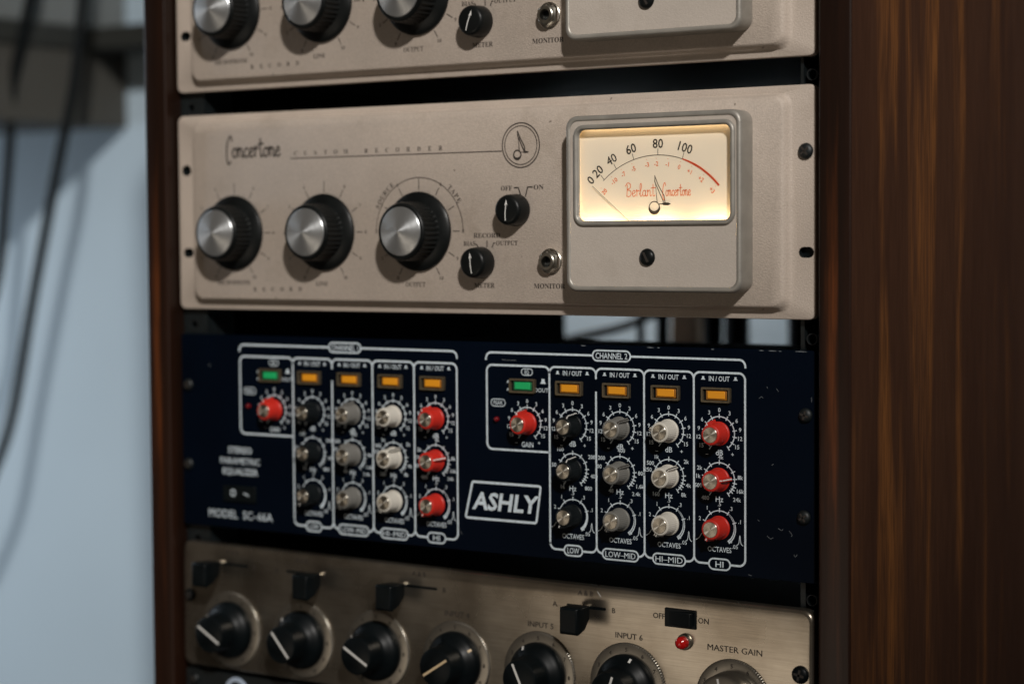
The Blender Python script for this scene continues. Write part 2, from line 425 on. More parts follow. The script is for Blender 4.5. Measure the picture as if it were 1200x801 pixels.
# ================================================================== RACK CABINET
rk = thing('rack_cabinet', 'tall dark stained wooden rack cabinet holding the four audio units', 'rack', (243, 245, -1120))
FY, BY = -9.2, 503
def board(x0, x1, label):
    cx = (x0 + x1) / 2; h = (x1 - x0) / 2
    mb = MB(); lp = rrect(x0 - cx, FY - 247, x1 - cx, BY - 247, 1.6, 4)
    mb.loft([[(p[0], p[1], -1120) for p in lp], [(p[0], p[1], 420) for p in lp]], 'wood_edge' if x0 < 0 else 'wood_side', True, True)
    me_o = mb.build('side_panel', rk, (cx, 247, 0), smooth=30, label=label)
    # the solid front lipping is a different cut of wood
    me = me_o.data; me.materials.append(M['wood_edge'])
    for p in me.polygons:
        if p.center.y * 1000 < FY - 247 + 3 and p.normal.y < -.55: p.material_index = 1
    return me_o
board(-22.5, -2.5, None)
board(488.3, 508.3, None)
for x0, x1 in ((-2.4, -1.2), (487.0, 488.2)):
    mb = MB(); mb.box(x0, 12, -1055, x1, 501, 398, 'shade_sheet'); mb.build('inner_shade_sheet', rk, (0, 0, 0), smooth=0)  # added black sheets: shade of the inner faces put into colour
mb = MB(); mb.box(-2.5, -6, 400, 488.3, 500, 420, 'wood_side'); mb.build('top_panel', rk, (0, 0, 0), bevel=.8)
mb = MB(); mb.box(-2.5, -6, -1120, 488.3, 500, -1060, 'wood_side'); mb.build('plinth', rk, (0, 0, 0), bevel=.8)
for side in (0, 1):
    x0, x1 = ((-2, 19.5) if side == 0 else (470.5, 488.0)); hx = 7.6 if side == 0 else 477.6
    lp = [(x0, -1055), (x0, 398), (x1, 398), (x1, -1055)]
    hz = [5.7 - 18.3 * 0 + k for k in ()]
    for u in range(-12, 9):
        for d in (5.7, 5.7 - 15.9, 5.7 - 31.75): hz.append(d + u * 44.45)
    holes = [circ(hx, z, 2.9, 14) for z in hz if -560 < z < 390]
    mb = MB(); mb.plate(lp, holes, 5.6, 'blackmetal')
    for h in holes:
        mb.wallring(h, 5.6, 8.2, 'blackmetal')
        c = (sum(p[0] for p in h) / 14, sum(p[1] for p in h) / 14)
        mb.ring(c[0], c[1], 3.1, .5, 5.45, 'chassis', 16)
    xi = x1 if side == 0 else x0
    mb.box(min(xi, xi + (1.8 if side else -1.8)), 5.7, -1055, max(xi, xi + (1.8 if side else -1.8)), 34, 398, 'blackmetal')
    mb.build('mounting_rail', rk, (0, 0, 0), smooth=0)

# ================================================================== TAPE RECORDER AMPLIFIERS
W, H, E = 482.6, 132.4, 6.0
def recorder(label, meter_label):
    t = thing('recorder_amplifier', label, 'audio unit', (241.3, 0, -132.4), 'beige recorder amplifiers in the rack')
    # --- pressed front panel
    mb = MB()
    out0 = rrect(0, -H, W, 0, 4.5)
    slot = lambda x, z, w, h: rrect(x - w / 2, z - h / 2, x + w / 2, z + h / 2, h / 2 - .01, 5)
    holes = [slot(7.7, -37.4, 8.2, 7.4), slot(8.6, -93.9, 9.0, 6.4), slot(476.7, -94.3, 9.4, 6.2)]
    emb = [rrect(15.5 + a, -128.6 + a * 1.0, 468.2 - a, -4.2 - a * .55, 7) for a in (0, 1.0, 2.2, 3.4, 4.4)]
    mb.loft([L3(out0, 5), L3(out0, .9), L3(rrect(.3, -H + .3, W - .3, -.3, 4.3), .25), L3(rrect(.9, -H + .9, W - .9, -.9, 4), 0)], 'beige', True, False)
    mb.plate(rrect(.9, -H + .9, W - .9, -.9, 4), [emb[0]] + holes, 0, 'beige')
    for h in holes: mb.wallring(h, 0, 4.6, 'blackmetal')
    ys = [0, -.7, -3.0, -5.4, -E]
    mb.loft([L3(l, y) for l, y in zip(emb, ys)], 'beige', False, True)
    for h in holes: mb.sheet(h, 4.3, 'black')
    mb.build('front_panel', t, (0, 0, 0), smooth=40)
    # --- chassis behind
    mb = MB(); mb.box(24, 5.2, -124, 458, 380, -12, 'chassis'); mb.build('chassis', t, (0, 0, 0), bevel=1)
    # --- printing
    y = -E - .12; k = MB()
    for kx in (56.0, 133.6, 210.4):
        for j, d in enumerate(range(-150, 151, 30)):
            r0, r1 = (26.2, 33.5) if d == 0 else (26.2, 31.5)
            k.stroke([pol(kx, -80.6, r0, d), pol(kx, -80.6, r1, d)], .55, y, 'ink')
            if d: k.text(serif(str(j)), *pol(kx, -80.6, 34.0, d), 2.1, y, 'ink')
        k.build('knob_scale', t, (0, 0, 0), smooth=0); k = MB()
    k.stroke(arc(210.4, -80.6, 34, -90, 90, 50), .5, y - .02, 'ink')
    for d, s in ((-50, 'SOURCE'), (50, 'TAPE')):
        n = len(s)
        for i, ch in enumerate(s):
            dd = d + (i - (n - 1) / 2) * 5.6; k.text(serif(ch), *pol(210.4, -80.6, 36.6, dd), 3.0, y, 'ink', rot=math.radians(dd))
    k.build('knob_scale', t, (0, 0, 0), smooth=0); k = MB()
    k.text(serif('MICROPHONE'), 54.7, -113.8, 2.9, y, 'ink', wd=29.5)
    k.text(serif('LINE'), 131, -114.1, 2.9, y, 'ink', wd=10); k.text(serif('OUTPUT'), 207.2, -114.1, 3.0, y, 'ink', wd=15.5)
    for i, ch in enumerate('RECORD'): k.text(serif(ch), 73.5 + i * 7.8, -118.4 + i * .12, 2.9, y, 'ink')
    k.build('control_lettering', t, (0, 0, 0), smooth=0); k = MB()
    k.text(serif('METER'), 260.3, -114.3, 3.0, y, 'ink', wd=15.2); mk = MB(); mk.text(serif('MONITOR'), 308.2, -114.4, 3.0, y, 'ink', wd=22.6); mk.build('control_lettering', t, (0, 0, 0), smooth=0)
    k.text(serif('OFF'), 277.2, -54.6, 2.9, y, 'ink', wd=8.2); k.text(serif('ON'), 300.8, -54.3, 2.9, y, 'ink', wd=7.2)
    k.stroke([(282.6, -54.4), (286.0, -54.4), (288.0, -60)], .8, y, 'ink'); k.stroke([(296.5, -54.2), (292.8, -54.2), (291.2, -60)], .8, y, 'ink')
    k.text(serif('RECORD'), 262.3, -83.4, 2.9, y, 'ink', wd=20)
    k.text(serif('BIAS'), 249.2, -88.4, 2.8, y, 'ink', wd=9); k.text(serif('OUTPUT'), 277.2, -88.2, 2.8, y, 'ink', wd=16)
    k.stroke([(254.2, -88.6), (255.8, -90.8)], .7, y, 'ink'); k.stroke([(262.4, -86.6), (262.4, -90.6)], .7, y, 'ink'); k.stroke([(268.6, -88.2), (267.4, -88.2), (266.2, -91)], .7, y, 'ink')
    k.build('control_lettering', t, (0, 0, 0), smooth=0)
    # maker's lettering, the long rule and the round emblem
    k = MB()
    script(k, 'Concertone', 49.6, -30.0, 47.5, 6.2, 1.25, y, 'ink')
    cs = 'CUSTOM RECORDER'
    for i, ch in enumerate(cs):
        if ch != ' ': k.text(serif(ch), 110 + i * 8.4, -28.5, 2.9, y, 'ink')
    k.stroke([(105.5, -31.8), (274, -31.8)], .62, y, 'ink')
    k.ring(288, -28.6, 13.6, .75, y, 'ink', 60); k.ring(288, -28.6, 11.8, .55, y, 'ink', 60)
    emblem(k, 285.4, -31.6, .82, y, 'ink', .9)
    k.build('maker_lettering', t, (0, 0, 0), smooth=0)
    # --- three big knobs
    kb = MB()
    kb.lathe([(25.0, .3), (25.2, 1.0), (25.0, 2.0), (23.6, 3.2), (20.0, 4.4), (18.9, 4.8), (18.7, 6.0), (18.6, 17.0), (18.0, 18.6), (17.4, 19.6), (16.9, 19.9), (15.6, 19.6)],
             'bakelite', 144, flute=(5.9, 17.1, 36, 1.1))
    base = None
    for kx in (56.0, 133.6, 210.4):
        if base is None:
            base = kb.build('control_knob', t, (kx, -E, -80.6), smooth=32)
            c = MB(); c.lathe([(15.4, 18.6), (15.4, 20.1), (15.0, 20.5), (8, 22.0), (1.0, 23.4), (.15, 23.5)], 'alu', 72); c.build('metal_cap', base, (kx, -E, -80.6), smooth=30)
        else: copy_part(base, t, (kx, -E, -80.6))
    # --- two small selector knobs
    kb = MB()
    kb.lathe([(9.7, .2), (9.9, .8), (9.7, 4.6), (9.35, 9.4), (8.9, 10.8), (8.0, 11.7), (6.8, 12.0)], 'bakelite', 56)
    for kx, kz, a in ((284.9, -68.1, 0), (258.5, -100.3, -9)):
        o = kb.build('selector_knob', t, (kx, -E, kz), smooth=32, ry=math.radians(a))
        c = MB(); c.stroke(smooth_pts([(-.6, -6.4), (-.75, -2), (-.2, 3.2)]), .62, -12.12, 'white_line')
        c.sheet([(-1.15, 2.6), (0, 6.4), (1.0, 2.8), (0, 3.4)], -12.14, 'white_line')
        c.build('pointer_arrow', o, (kx, -E, kz), smooth=0)
    # --- monitor jack
    j = MB()
    j.lathe([(8.0, 0), (8.0, .8), (7.6, 1.1)], 'chrome', 40, cap1=False); j.lathe([(7.4, 1.0), (7.4, 3.2), (6.2, 3.8)], 'chrome', 6, cap1=False)
    j.lathe([(5.6, 3.4), (5.6, 5.2), (5.0, 5.6), (3.4, 5.6), (3.4, 1.0)], 'chrome', 36, cap1=False); j.lathe([(3.4, 1.0), (.2, 1.0)], 'black', 36)
    j.build('jack_socket', t, (309.3, -E, -99.6), smooth=30)
    # --- rack screw in the upper right hole
    screw(t, 476.6, 0, -37.4, r=4.6, rot=.9)
    meter(t, meter_label)
    return t

def emblem(k, x, z, s, y, m, lw=.42):
    """moon-like ring with a side bar and a tall triangular sail"""
    k.ring(x, z - 3.4 * s, 3.3 * s, .5 * s * lw / .42, y, m, 40)
    n = 26; outer = [(x + 3.7 * s * math.sin(a), z - 3.9 * s + 3.6 * s * math.cos(a)) for a in [math.radians(80 + 200 * i / n) for i in range(n + 1)]]
    inner = [(x + 3.0 * s * math.sin(a), z - 2.5 * s + 2.9 * s * math.cos(a)) for a in [math.radians(80 + 200 * i / n) for i in range(n + 1)]]
    for i in range(n): k.sheet([outer[i], outer[i + 1], inner[i + 1], inner[i]], y - .01, m)
    k.stroke([(x + 3.2 * s, z - 1.6 * s), (x + 5.2 * s, z - 1.5 * s)], .5 * s, y, m)
    pts = []
    k.sheet([(x + 4.6 * s, z - 1.5 * s), (x + 6.0 * s, z - .7 * s), (x + 9.0 * s, z - .8 * s), (x + 10.6 * s, z - 1.5 * s), (x + 9.0 * s, z - 2.3 * s), (x + 6.0 * s, z - 2.2 * s)], y, m)
    k.stroke([(x + 1.9 * s, z - .9 * s), (x + .3 * s, z + 14.5 * s), (x + .3 * s, z + 11.0 * s), (x + 6.0 * s, z - .5 * s)], .42 * s * lw / .42, y - .02, m)
    k.stroke([(x + .3 * s, z + 14.3 * s), (x + 2.6 * s, z + 9.0 * s), (x + 6.3 * s, z + 3.0 * s), (x + 6.9 * s, z - .8 * s)], .42 * s * lw / .42, y - .02, m)

def meter(t, label):
    x0, z0, x1, z1 = 328.9, -117.2, 446.0, -13.3
    ins = lambda a, r: rrect(x0 + a, z0 + a, x1 - a, z1 - a, max(r - a * .6, 1.5), 7)
    c = MB()
    c.loft([L3(ins(0, 7), -E), L3(ins(0, 7), -18.0), L3(ins(.35, 7), -19.4), L3(ins(1.1, 7), -20.2), L3(ins(2.0, 7), -20.4), L3(ins(2.9, 7), -20.1), L3(ins(3.3, 7), -19.5)], 'meter_metal', False, False)
    case = MB(); case.v = [(v[0] - 387, v[1] + E, v[2] + 65) for v in c.v]; case.f = c.f; case.m = c.m; case.mats = c.mats
    root = case.build('meter', t, (387, -E, -65), smooth=40, label=label)
    O = (0, 0, 0)
    win = rrect(337.6, -75.6, 439.2, -21.6, 4.0, 6)
    p = MB(); p.plate(ins(3.3, 7), [win], -19.6, 'beige_smooth'); p.wallring(win, -19.6, -17.6, 'meter_metal')
    p.build('face_plate', root, O, smooth=40)
    w = lambda a: rrect(337.6 - a, -75.6 - a, 439.2 + a, -21.6 + a, 4.0 + a, 6)
    b = MB(); b.loft([L3(w(2.9), -19.6), L3(w(2.7), -20.7), L3(w(2.0), -21.3), L3(w(1.0), -21.4), L3(w(.3), -21.0), L3(w(-.15), -20.0), L3(w(-.15), -17.9)], 'meter_metal', False, False)
    b.build('bezel', root, O, smooth=45)
    h = MB(); hx0, hx1, hz0, hz1 = 335.2, 441.6, -86.0, -19.0
    lp = [(hx0, hz0), (hx0, hz1), (hx1, hz1), (hx1, hz0)]
    h.wallring(lp, -17.9, -14.5, 'cavity'); h.build('housing', root, O, smooth=0)
    d = MB(); d.sheet(lp, -14.6, 'paper'); d.build('dial', root, O, smooth=0)
    # dial printing
    k = MB(); cx, cz, y = 388.5, -91.5, -14.75
    k.stroke(arc(cx, cz, 53.9, -42.6, 18.2, 60), .36, y, 'ink_dial')
    for a, s in ((-48.3, '0'), (-41.6, '20'), (-30.6, '40'), (-16.8, '60'), (.6, '80'), (18.1, '100')):
        if s != '0': k.stroke([pol(cx, cz, 53.9, a), pol(cx, cz, 57.6, a)], .34, y, 'ink_dial')
        k.text(s, *pol(cx, cz, 60.6, a), 5.3, y, 'ink_dial', rot=math.radians(a), sx=.95, bold=.012)
    emblem(k, 386.6, -64.4, 1.04, y, 'ink_dial')
    k.build('dial_scale', root, O, smooth=0)
    r = MB()
    r.stroke(arc(cx, cz, 53.9, 18.2, 48.8, 40), [.75 + .55 * min(1, i / 12) for i in range(41)], y - .02, 'ink_red')
    for a, s in ((-47, '20'), (-36.4, '-10'), (-27.7, '-7'), (-18.9, '-5'), (-7.8, '-3'), (-.6, '-2'), (8, '-1'), (17.5, '0'), (26, '+1'), (36.3, '+2'), (47.6, '+3')):
        r.text(s, *pol(cx, cz, 48.9, a), 2.6, y, 'ink_orange', rot=math.radians(a), sx=.95, bold=.012)
        r.disc(*pol(cx, cz, 52.0, a), .22, y, 'ink_orange', 8)
    script(r, 'Berlant', 367.6, -61.4, 19.6, 3.5, .42, y, 'ink_orange')
    script(r, 'Concertone', 392.2, -61.4, 18.6, 3.3, .42, y, 'ink_orange')
    r.build('red_dial_scale', root, O, smooth=0)
    n = MB(); a = (344.9, -54.7); q = (cx, cz + .3)
    n.tube([(a[0], -15.6, a[1]), ((a[0] * 2 + q[0]) / 3, -15.6, (a[1] * 2 + q[1]) / 3), (q[0] - 6.8, -15.6, q[1] + 5.7)], .13, 'ink_dial', 6)
    n.build('needle', root, O)
    g = MB(); g.sheet([(337.2, -76), (337.2, -21.2), (439.6, -21.2), (439.6, -76)], -18.3, 'pane'); g.build('window', root, O, smooth=0)
    screw(root, 384.9, -19.6, -96.8, 'zero_screw', 5.1, 'slot', -.5, 'bakelite')
    # bulbs light the dial card from below; an added dim strip on top evens it
    for lx, lz in ((352, -84.5), (388, -84.5), (428, -84.5), (388, -19.4)):
        ld = bpy.data.lights.new('dial_light', 'AREA'); ld.shape = 'RECTANGLE'; ld.size = .026 if lz < -50 else .098; ld.size_y = .0024; ld.energy = METER_W if lz < -50 else METER_W * .16; ld.color = (1.0, .735, .43)
        lo = bpy.data.objects.new('dial_light', ld); COL.objects.link(lo); place(lo, root, (lx, -16.1, lz))
        lo.rotation_euler = (PI if lz < -50 else 0, 0, 0)
    return root

METER_W = .026
mid = recorder('beige recorder amplifier fully in view, with script lettering, just above the navy equalizer',
               'square meter with lit cream dial')
top = copy_thing(mid, 148.3)
top['label'] = 'topmost beige recorder amplifier, cut off by the upper edge of the picture'
for o in top.children:
    if o.name.startswith('selector_knob') and o.location.z * 1000 < 40: o.rotation_euler.y = math.radians(16)

# ================================================================== STEREO EQUALIZER
def build_equalizer():
    ET, EB = -149.9, -282.2
    t = thing('stereo_equalizer', 'navy black equalizer with white lettering and rows of small red, white, grey and black knobs', 'audio unit', (241.3, 0, EB))
    p = MB(); lp = rrect(.2, EB, W - .2, ET, 1.2, 3)
    p.loft([L3(lp, 4.4), L3(lp, .5), L3(rrect(.5, EB + .3, W - .5, ET - .3, 1.2, 3), .05), L3(rrect(.9, EB + .7, W - .9, ET - .7, 1.2, 3), 0)], 'navy', True, True)
    p.build('front_panel', t, (0, 0, 0), smooth=35)
    c = MB(); c.box(24, 4.6, EB + 6, 458, 190, ET - 8, 'chassis'); c.build('chassis', t, (0, 0, 0), bevel=1)
    y = -.12; k = MB(); LW = 1.25; IN = 'ink_white'
    # chips along the upper edge and scratches on the right
    for x, l in ((326.8, 3.4), (373, 4.5), (380, 1.6), (416, 1.8), (447, 3), (453, 5), (459.5, 1.5), (470, 7)):
        k.stroke([(x, ET - .55), (x + l * .4, ET - .5 + random.uniform(-.15, .1)), (x + l, ET - .6)], [.2, .5, .2], -.1, 'scratch'); k.build('paint_scratch', t, (0, 0, 0), smooth=0); k = MB()
    for pts in ([(447, -178), (449, -176.5), (450.5, -177.5)], [(458, -172), (460, -174.2)], [(452, -171), (452.5, -172.5)], [(459, -252), (462, -253.5), (463.5, -252.5)], [(452, -257), (455, -259), (457.5, -258)],
                [(466, -253), (468.5, -256), (468, -257.5)], [(469, -266.5), (470.5, -268), (472, -266)], [(440, -282 + 1.6), (443, -281)], [(446, -248), (447.5, -249)], [(480, -176), (480, -180)],
                [(25.5, -170), (27, -171.6), (26, -173)], [(236, -270), (238.5, -273)], [(269, -160.5), (275, -160.9), (284, -160.8)], [(455, -216), (456.5, -215)]):
        k.stroke(smooth_pts([(pts[0][0] + (p[0] - pts[0][0]) * .7, pts[0][1] + (p[1] - pts[0][1]) * .7) for p in pts], 4), .2, -.1, 'scratch'); k.build('paint_scratch', t, (0, 0, 0), smooth=0); k = MB()
    def vert(x, za, zb): k.stroke([(x, za), (x, zb)], LW, y, IN)
    def pill(x, z, w, h, s, ts, lw=.8):
        lp = rrect(x - w / 2, z - h / 2, x + w / 2, z + h / 2, h / 2 - .01, 6)
        k.sheet(lp, y - .05, 'navy'); k.stroke(lp, lw, y - .09, IN, True); k.text(s, x, z, ts, y - .12, IN, bold=.010, wd=w * (.84 if len(s) > 4 else .66 if len(s) > 2 else .38))
    knobs = []
    for ch, ox in (('1', -203.6), ('2', 0.)):
        X = lambda v: v + ox
        k = MB()
        # bracket
        k.stroke([(X(256.9), -161)] + arc(X(260.9), -160.2, 4, -90, 0, 8) + arc(X(434.2), -160.2, 4, 0, 90, 8) + [(X(438.2), -161)], LW, y, IN)
        pill(X(348.3), -156.2, 26.4, 6.2, 'CHANNEL ' + ch, 3.6, 1.0)
        xs = [303.9, 337.3, 370.8, 404.4, 438.0]
        zt, zb = -164, -275.9
        # gain box
        k.stroke([(X(303.9), -216.6)] + arc(X(261.4), -212.6, 4, 180, 270, 8) + arc(X(261.4), zt - 4, 4, -90, 0, 8) + arc(X(299.9), zt - 4, 4, 0, 90, 8), LW, y, IN)
        for i in range(4):
            a, b = X(xs[i]), X(xs[i + 1])
            k.stroke(arc(a + 4, zt - 4, 4, -90, 0, 8) + arc(b - 4, zt - 4, 4, 0, 90, 8), LW, y - .012 * i, IN)
            k.stroke(arc(b - 4, zb + 4, 4, 90, 180, 8) + arc(a + 4, zb + 4, 4, 180, 270, 8), LW, y - .012 * i, IN)
        for i, x in enumerate(xs):
            if i == 1: vert(X(x), zt - 3, -170.5); vert(X(x), -178, zb + 3)
            else: vert(X(x), zt - 3, zb + 3)
        for x, w, s in ((320.6, 13, 'LOW'), (354, 25, 'LOW–MID'), (387.5, 22, 'HI–MID'), (421.2, 14, 'HI')): pill(X(x), zb, w, 6.3, s, 3.5, 1.0)
        # gain section
        pill(X(287.5), -167.7, 8.2, 4.0, 'EQ', 2.4, .5); pill(X(265.9), -187.4, 10.6, 4.4, 'PEAK', 2.3, .5)
        for z in (-173.9, -178.6): k.sheet([(X(272.4), z - 1), (X(275.6), z - 1), (X(275.0), z + .6), (X(273.0), z + .6)], y, IN)
        k.sheet([(X(297.3), -174.6), (X(301.3), -174.6), (X(300.4), -172.9), (X(300.4), -171.6), (X(298.2), -171.6), (X(298.2), -172.9)], y, IN)
        k.text('OUT', X(299.4), -178.6, 2.5, y, IN, bold=.006); k.ring(X(294.3), -178.6, .9, .4, y, IN, 12)
        k.text('GAIN', X(287.6), -212.6, 3.2, y, IN, bold=.01, wd=8.6)
        def dial(cx, cz, ticks, labels, R=9.9):
            k.stroke(arc(cx, cz, R, -140, 145, 60), .62, y, IN)
            for a in ticks: k.stroke([pol(cx, cz, R - 1.1, a), pol(cx, cz, R + 1.7, a)], .6, y - .03, IN)
            for a, s, *q in labels: k.text(s, *pol(cx, cz, q[0] if q else R + 3.9, a), 2.4, y, IN, bold=.012)
        dbt = (-145, -122, -100, -79, -55, -29, 0, 29, 55, 79, 100, 122, 145)
        dbl = [(a, s) for a, s in zip(dbt[1:-1], '15 12 9 6 3 0 3 6 9 12 15'.split())] + [(144, '+', 14.6), (-146, '–', 14.6)]
        dial(X(287.5), -199.4, dbt, dbl)
        freq = {'LOW': ((-80, '50'), (-36, '100', 15), (58, '200', 16), (102, '400', 15.5), (134, '800', 15.5), (-146, '16', 13)),
                'LM': ((-78, '100', 15.5), (-57, '200', 15.5), (4, '400', 13.5), (88, '800', 15), (118, '1.6k', 15.8), (137, '2.4k', 16.5), (-150, '48', 12.8)),
                'HM': ((-77, '250', 14.5), (-60, '500', 14.5), (-36, '1k', 13.8), (52, '2k', 15), (110, '4k', 14), (136, '8k', 14.5), (-142, '160', 14)),
                'HI': ((-84, '1k', 14), (-64, '2k', 14.5), (4, '4k', 13.2), (82, '8k', 13.8), (114, '16k', 15), (134, '24k', 16), (-106, '500', 14.5), (-140, '480', 14.5))}
        for i, (cx, col, key) in enumerate(((320.5, 'black', 'LOW'), (354.0, 'grey', 'LM'), (387.5, 'white', 'HM'), (421.2, 'red', 'HI'))):
            cx = X(cx)
            k.text('IN / OUT', cx, -167.5, 2.9, y, IN, bold=.014, wd=13.6)
            for s in (-1, 1):
                bx = cx + s * 10.6
                k.sheet([(bx - 1.5, -168.3), (bx + 1.5, -168.3), (bx + .7, -167.4), (bx + .7, -166.3), (bx - .7, -166.3), (bx - .7, -167.4)], y, IN)
            dial(cx, -199.4, dbt, dbl); k.text('dB', cx, -210.5, 3.2, y, IN, bold=.008)
            dial(cx, -226.3, (-145, -120, -100, -80, -60, -35, 0, 35, 62, 86, 100, 112, 122, 131, 145), freq[key]); k.text('Hz', cx, -237.7, 3.2, y, IN, bold=.008)
            k.stroke(arc(cx, -254.4, 9.9, -140, 30, 40), .6, y, IN)
            k.stroke(arc(cx, -254.4, 10.1, 28, 145, 40), [.6 + 1.5 * j / 40 for j in range(41)], y, IN)
            if key != 'LOW': k.stroke(arc(cx, -254.4, 10.1, 34, 140, 40), .38, y - .03, 'navy')
            for a, s in ((-70, '2'), (-36, '1'), (0, '.5'), (33, '.3'), (72, '.1'), (136, '.05')):
                k.stroke([pol(cx, -254.4, 9, a), pol(cx, -254.4, 11.6, a)], .6, y - .05, IN)
                k.text(s, *pol(cx, -254.4, 13.8 if a < 100 else 14.6, a), 2.3, y, IN, bold=.006)
            k.text('OCTAVES', cx, -267.2, 3.0, y, IN, bold=.010, wd=15.6)
            k.stroke(smooth_pts([(cx + 11.2, -264), (cx + 12.6, -262.6), (cx + 13.3, -258.2), (cx + 14, -262.6), (cx + 15.4, -264)], 4), .42, y, IN)
            k.stroke(smooth_pts([(cx - 15.6, -262.5), (cx - 13.6, -261.2), (cx - 11.6, -258.4)], 4), .42, y, IN)
        k.build('channel_lettering', t, (0, 0, 0), smooth=0)
        ang = {'1': dict(g=-8, LOW=(-60, -70, -150), LM=(10, -20, -150), HM=(-130, 42, -148), HI=(-28, 76, -150)),
               '2': dict(g=-6, LOW=(25, 20, -150), LM=(48, 52, -146), HM=(-78, 45, -150), HI=(-22, 84, -152))}[ch]
        knobs.append((X(287.5), -199.4, 'red', ang['g']))
        for cx, col, key in ((320.5, 'black', 'LOW'), (354.0, 'grey', 'LM'), (387.5, 'white', 'HM'), (421.2, 'red', 'HI')):
            for zz, a in zip((-199.4, -226.3, -254.4), ang[key]): knobs.append((X(cx), zz, col, a))
    # name plate, model lettering
    k = MB()
    k.stroke([pp for pp in [(247.0, -238.0), (295.6, -238.0)] + arc(295.6, -239.4, 1.4, 0, 75, 5) + [(293.9, -259.8)] + arc(292.4, -259.6, 1.4, 100, 180, 5) + [(242.0, -261.0)] + arc(242.0, -259.6, 1.4, 180, 262, 5) + [(245.6, -239.2)] + arc(247.0, -239.4, 1.4, 282, 350, 5)], 1.5, y, IN, True)
    k.text('ASHLY', 269.9, -249.7, 10.6, y, IN, bold=.028, sx=1.06, sh=.16)
    k.build('name_plate', t, (0, 0, 0), smooth=0); k = MB()
    for s, z in (('STEREO', -228.3), ('PARAMETRIC', -235.8), ('EQUALIZER', -243.0)): k.text(s, 52.7, z, 4.3, y, IN, bold=.012)
    k.build('model_lettering', t, (0, 0, 0), smooth=0); k = MB()
    k.text('MODEL  SC–66A', 52.4, -272.6, 5.6, y, IN, bold=.006)
    k.build('model_lettering', t, (0, 0, 0), smooth=0)
    # power switch
    s = MB(); s.box(38, -1.6, -263.6, 67.4, 0, -252.6, 'black'); s.build('power_switch', t, (0, 0, 0), bevel=.5)
    s = MB(); s.ring(47.4, -257.6, 2.0, .9, -1.75, IN, 24); s.stroke([(57, -257.4), (59, -258), (61.5, -259)], .9, -1.75, IN); s.build('switch_marks', t, (0, 0, 0), smooth=0)
    # buttons and peak lamps
    for ox in (-203.6, 0.):
        for i, (bx, bz) in enumerate(((284.7, -176.3), (318.7, -176.7), (352.2, -176.8), (385.9, -176.9), (419.6, -177.0))):
            b = MB(); w, h = 9.4, 4.35; x, z = bx + ox, bz
            a = rrect(-w, -h, w, h, .6, 3); q = rrect(-w + 1.1, -h + 1.1, w - 1.1, h - 1.1, .4, 3)
            b.loft([L3(a, 0), L3(a, -2.2), L3(q, -2.2), L3(q, -.2)], 'bezel', False, False); b.sheet(q, -.25, 'black')
            o = b.build('push_button', t, (x, 0, z), smooth=30)
            cc = MB(); cc.box(-6.6, -1.2, -2.95, 6.9, -.3, 2.95, 'green_dark' if i == 0 else 'amber_dark'); cc.box(-5.4, -1.75, -2.15, 6.0, -1.15, 2.15, 'green' if i == 0 else 'yellow'); cc.build('button_cap', o, (x, 0, z), bevel=.3)
        l = MB(); l.lathe([(1.7, 0), (1.7, 1.2), (1.2, 2.2), (.5, 2.6), (.1, 2.65)], 'led_red', 20); l.build('peak_lamp', t, (264.9 + ox, 0, -197.8), smooth=60)
    # knobs: one mesh per colour, copied
    proto = {}
    for x, z, col, a in knobs:
        if col not in proto:
            b = MB(); mk = 'knob_' + col
            b.lathe([(7.0, .35), (7.05, 1.0), (6.7, 1.5), (6.55, 1.6), (6.35, 2.2), (6.1, 10.4), (5.8, 11.0), (5.2, 11.35), (4.6, 11.3)], mk, 96, flute=(1.55, 10.5, 32, .28) if col != 'red' else None)
            # pointer fin with its line
            for s in (1,):
                f0 = [(-1.25, -1.0, 4.0), (-1.0, -1.0, 8.7), (1.0, -1.0, 8.7), (1.25, -1.0, 4.0)]
                f1 = [(-1.1, -10.9, 4.0), (-.8, -10.6, 7.5), (.8, -10.6, 7.5), (1.1, -10.9, 4.0)]
                b.loft([f0, f1], mk, True, True)
            lm = 'white_line' if col in ('black', 'red') else 'ink'
            b.add([(-.36, -1.2, 8.78), (.36, -1.2, 8.78), (.36, -10.5, 7.58), (-.36, -10.5, 7.58)], [(0, 1, 2, 3)], lm)
            b.add([(-.36, -10.72, 7.4), (.36, -10.72, 7.4), (.36, -10.98, 5.3), (-.36, -10.98, 5.3)], [(0, 1, 2, 3)], lm)
            o = b.build('equalizer_knob', t, (x, 0, z), smooth=32, ry=math.radians(a), label=col + ' control knob')
            cc = MB(); cc.lathe([(4.55, 11.1), (4.55, 11.6), (4.35, 11.75), (.1, 11.76)], 'brass_alu', 40); cc.build('metal_cap', o, (x, 0, z), smooth=30)
            proto[col] = o
        else:
            o = copy_part(proto[col], t, (x, 0, z)); o.rotation_euler.y = math.radians(a)
    for x, z, rr in ((476.6, -186.4, .3), (475.6, -244.6, 1.0), (7.0, -185, .6), (6.2, -240, .2)): screw(t, x, 0, z, r=4.2, rot=rr)
    return t
build_equalizer()

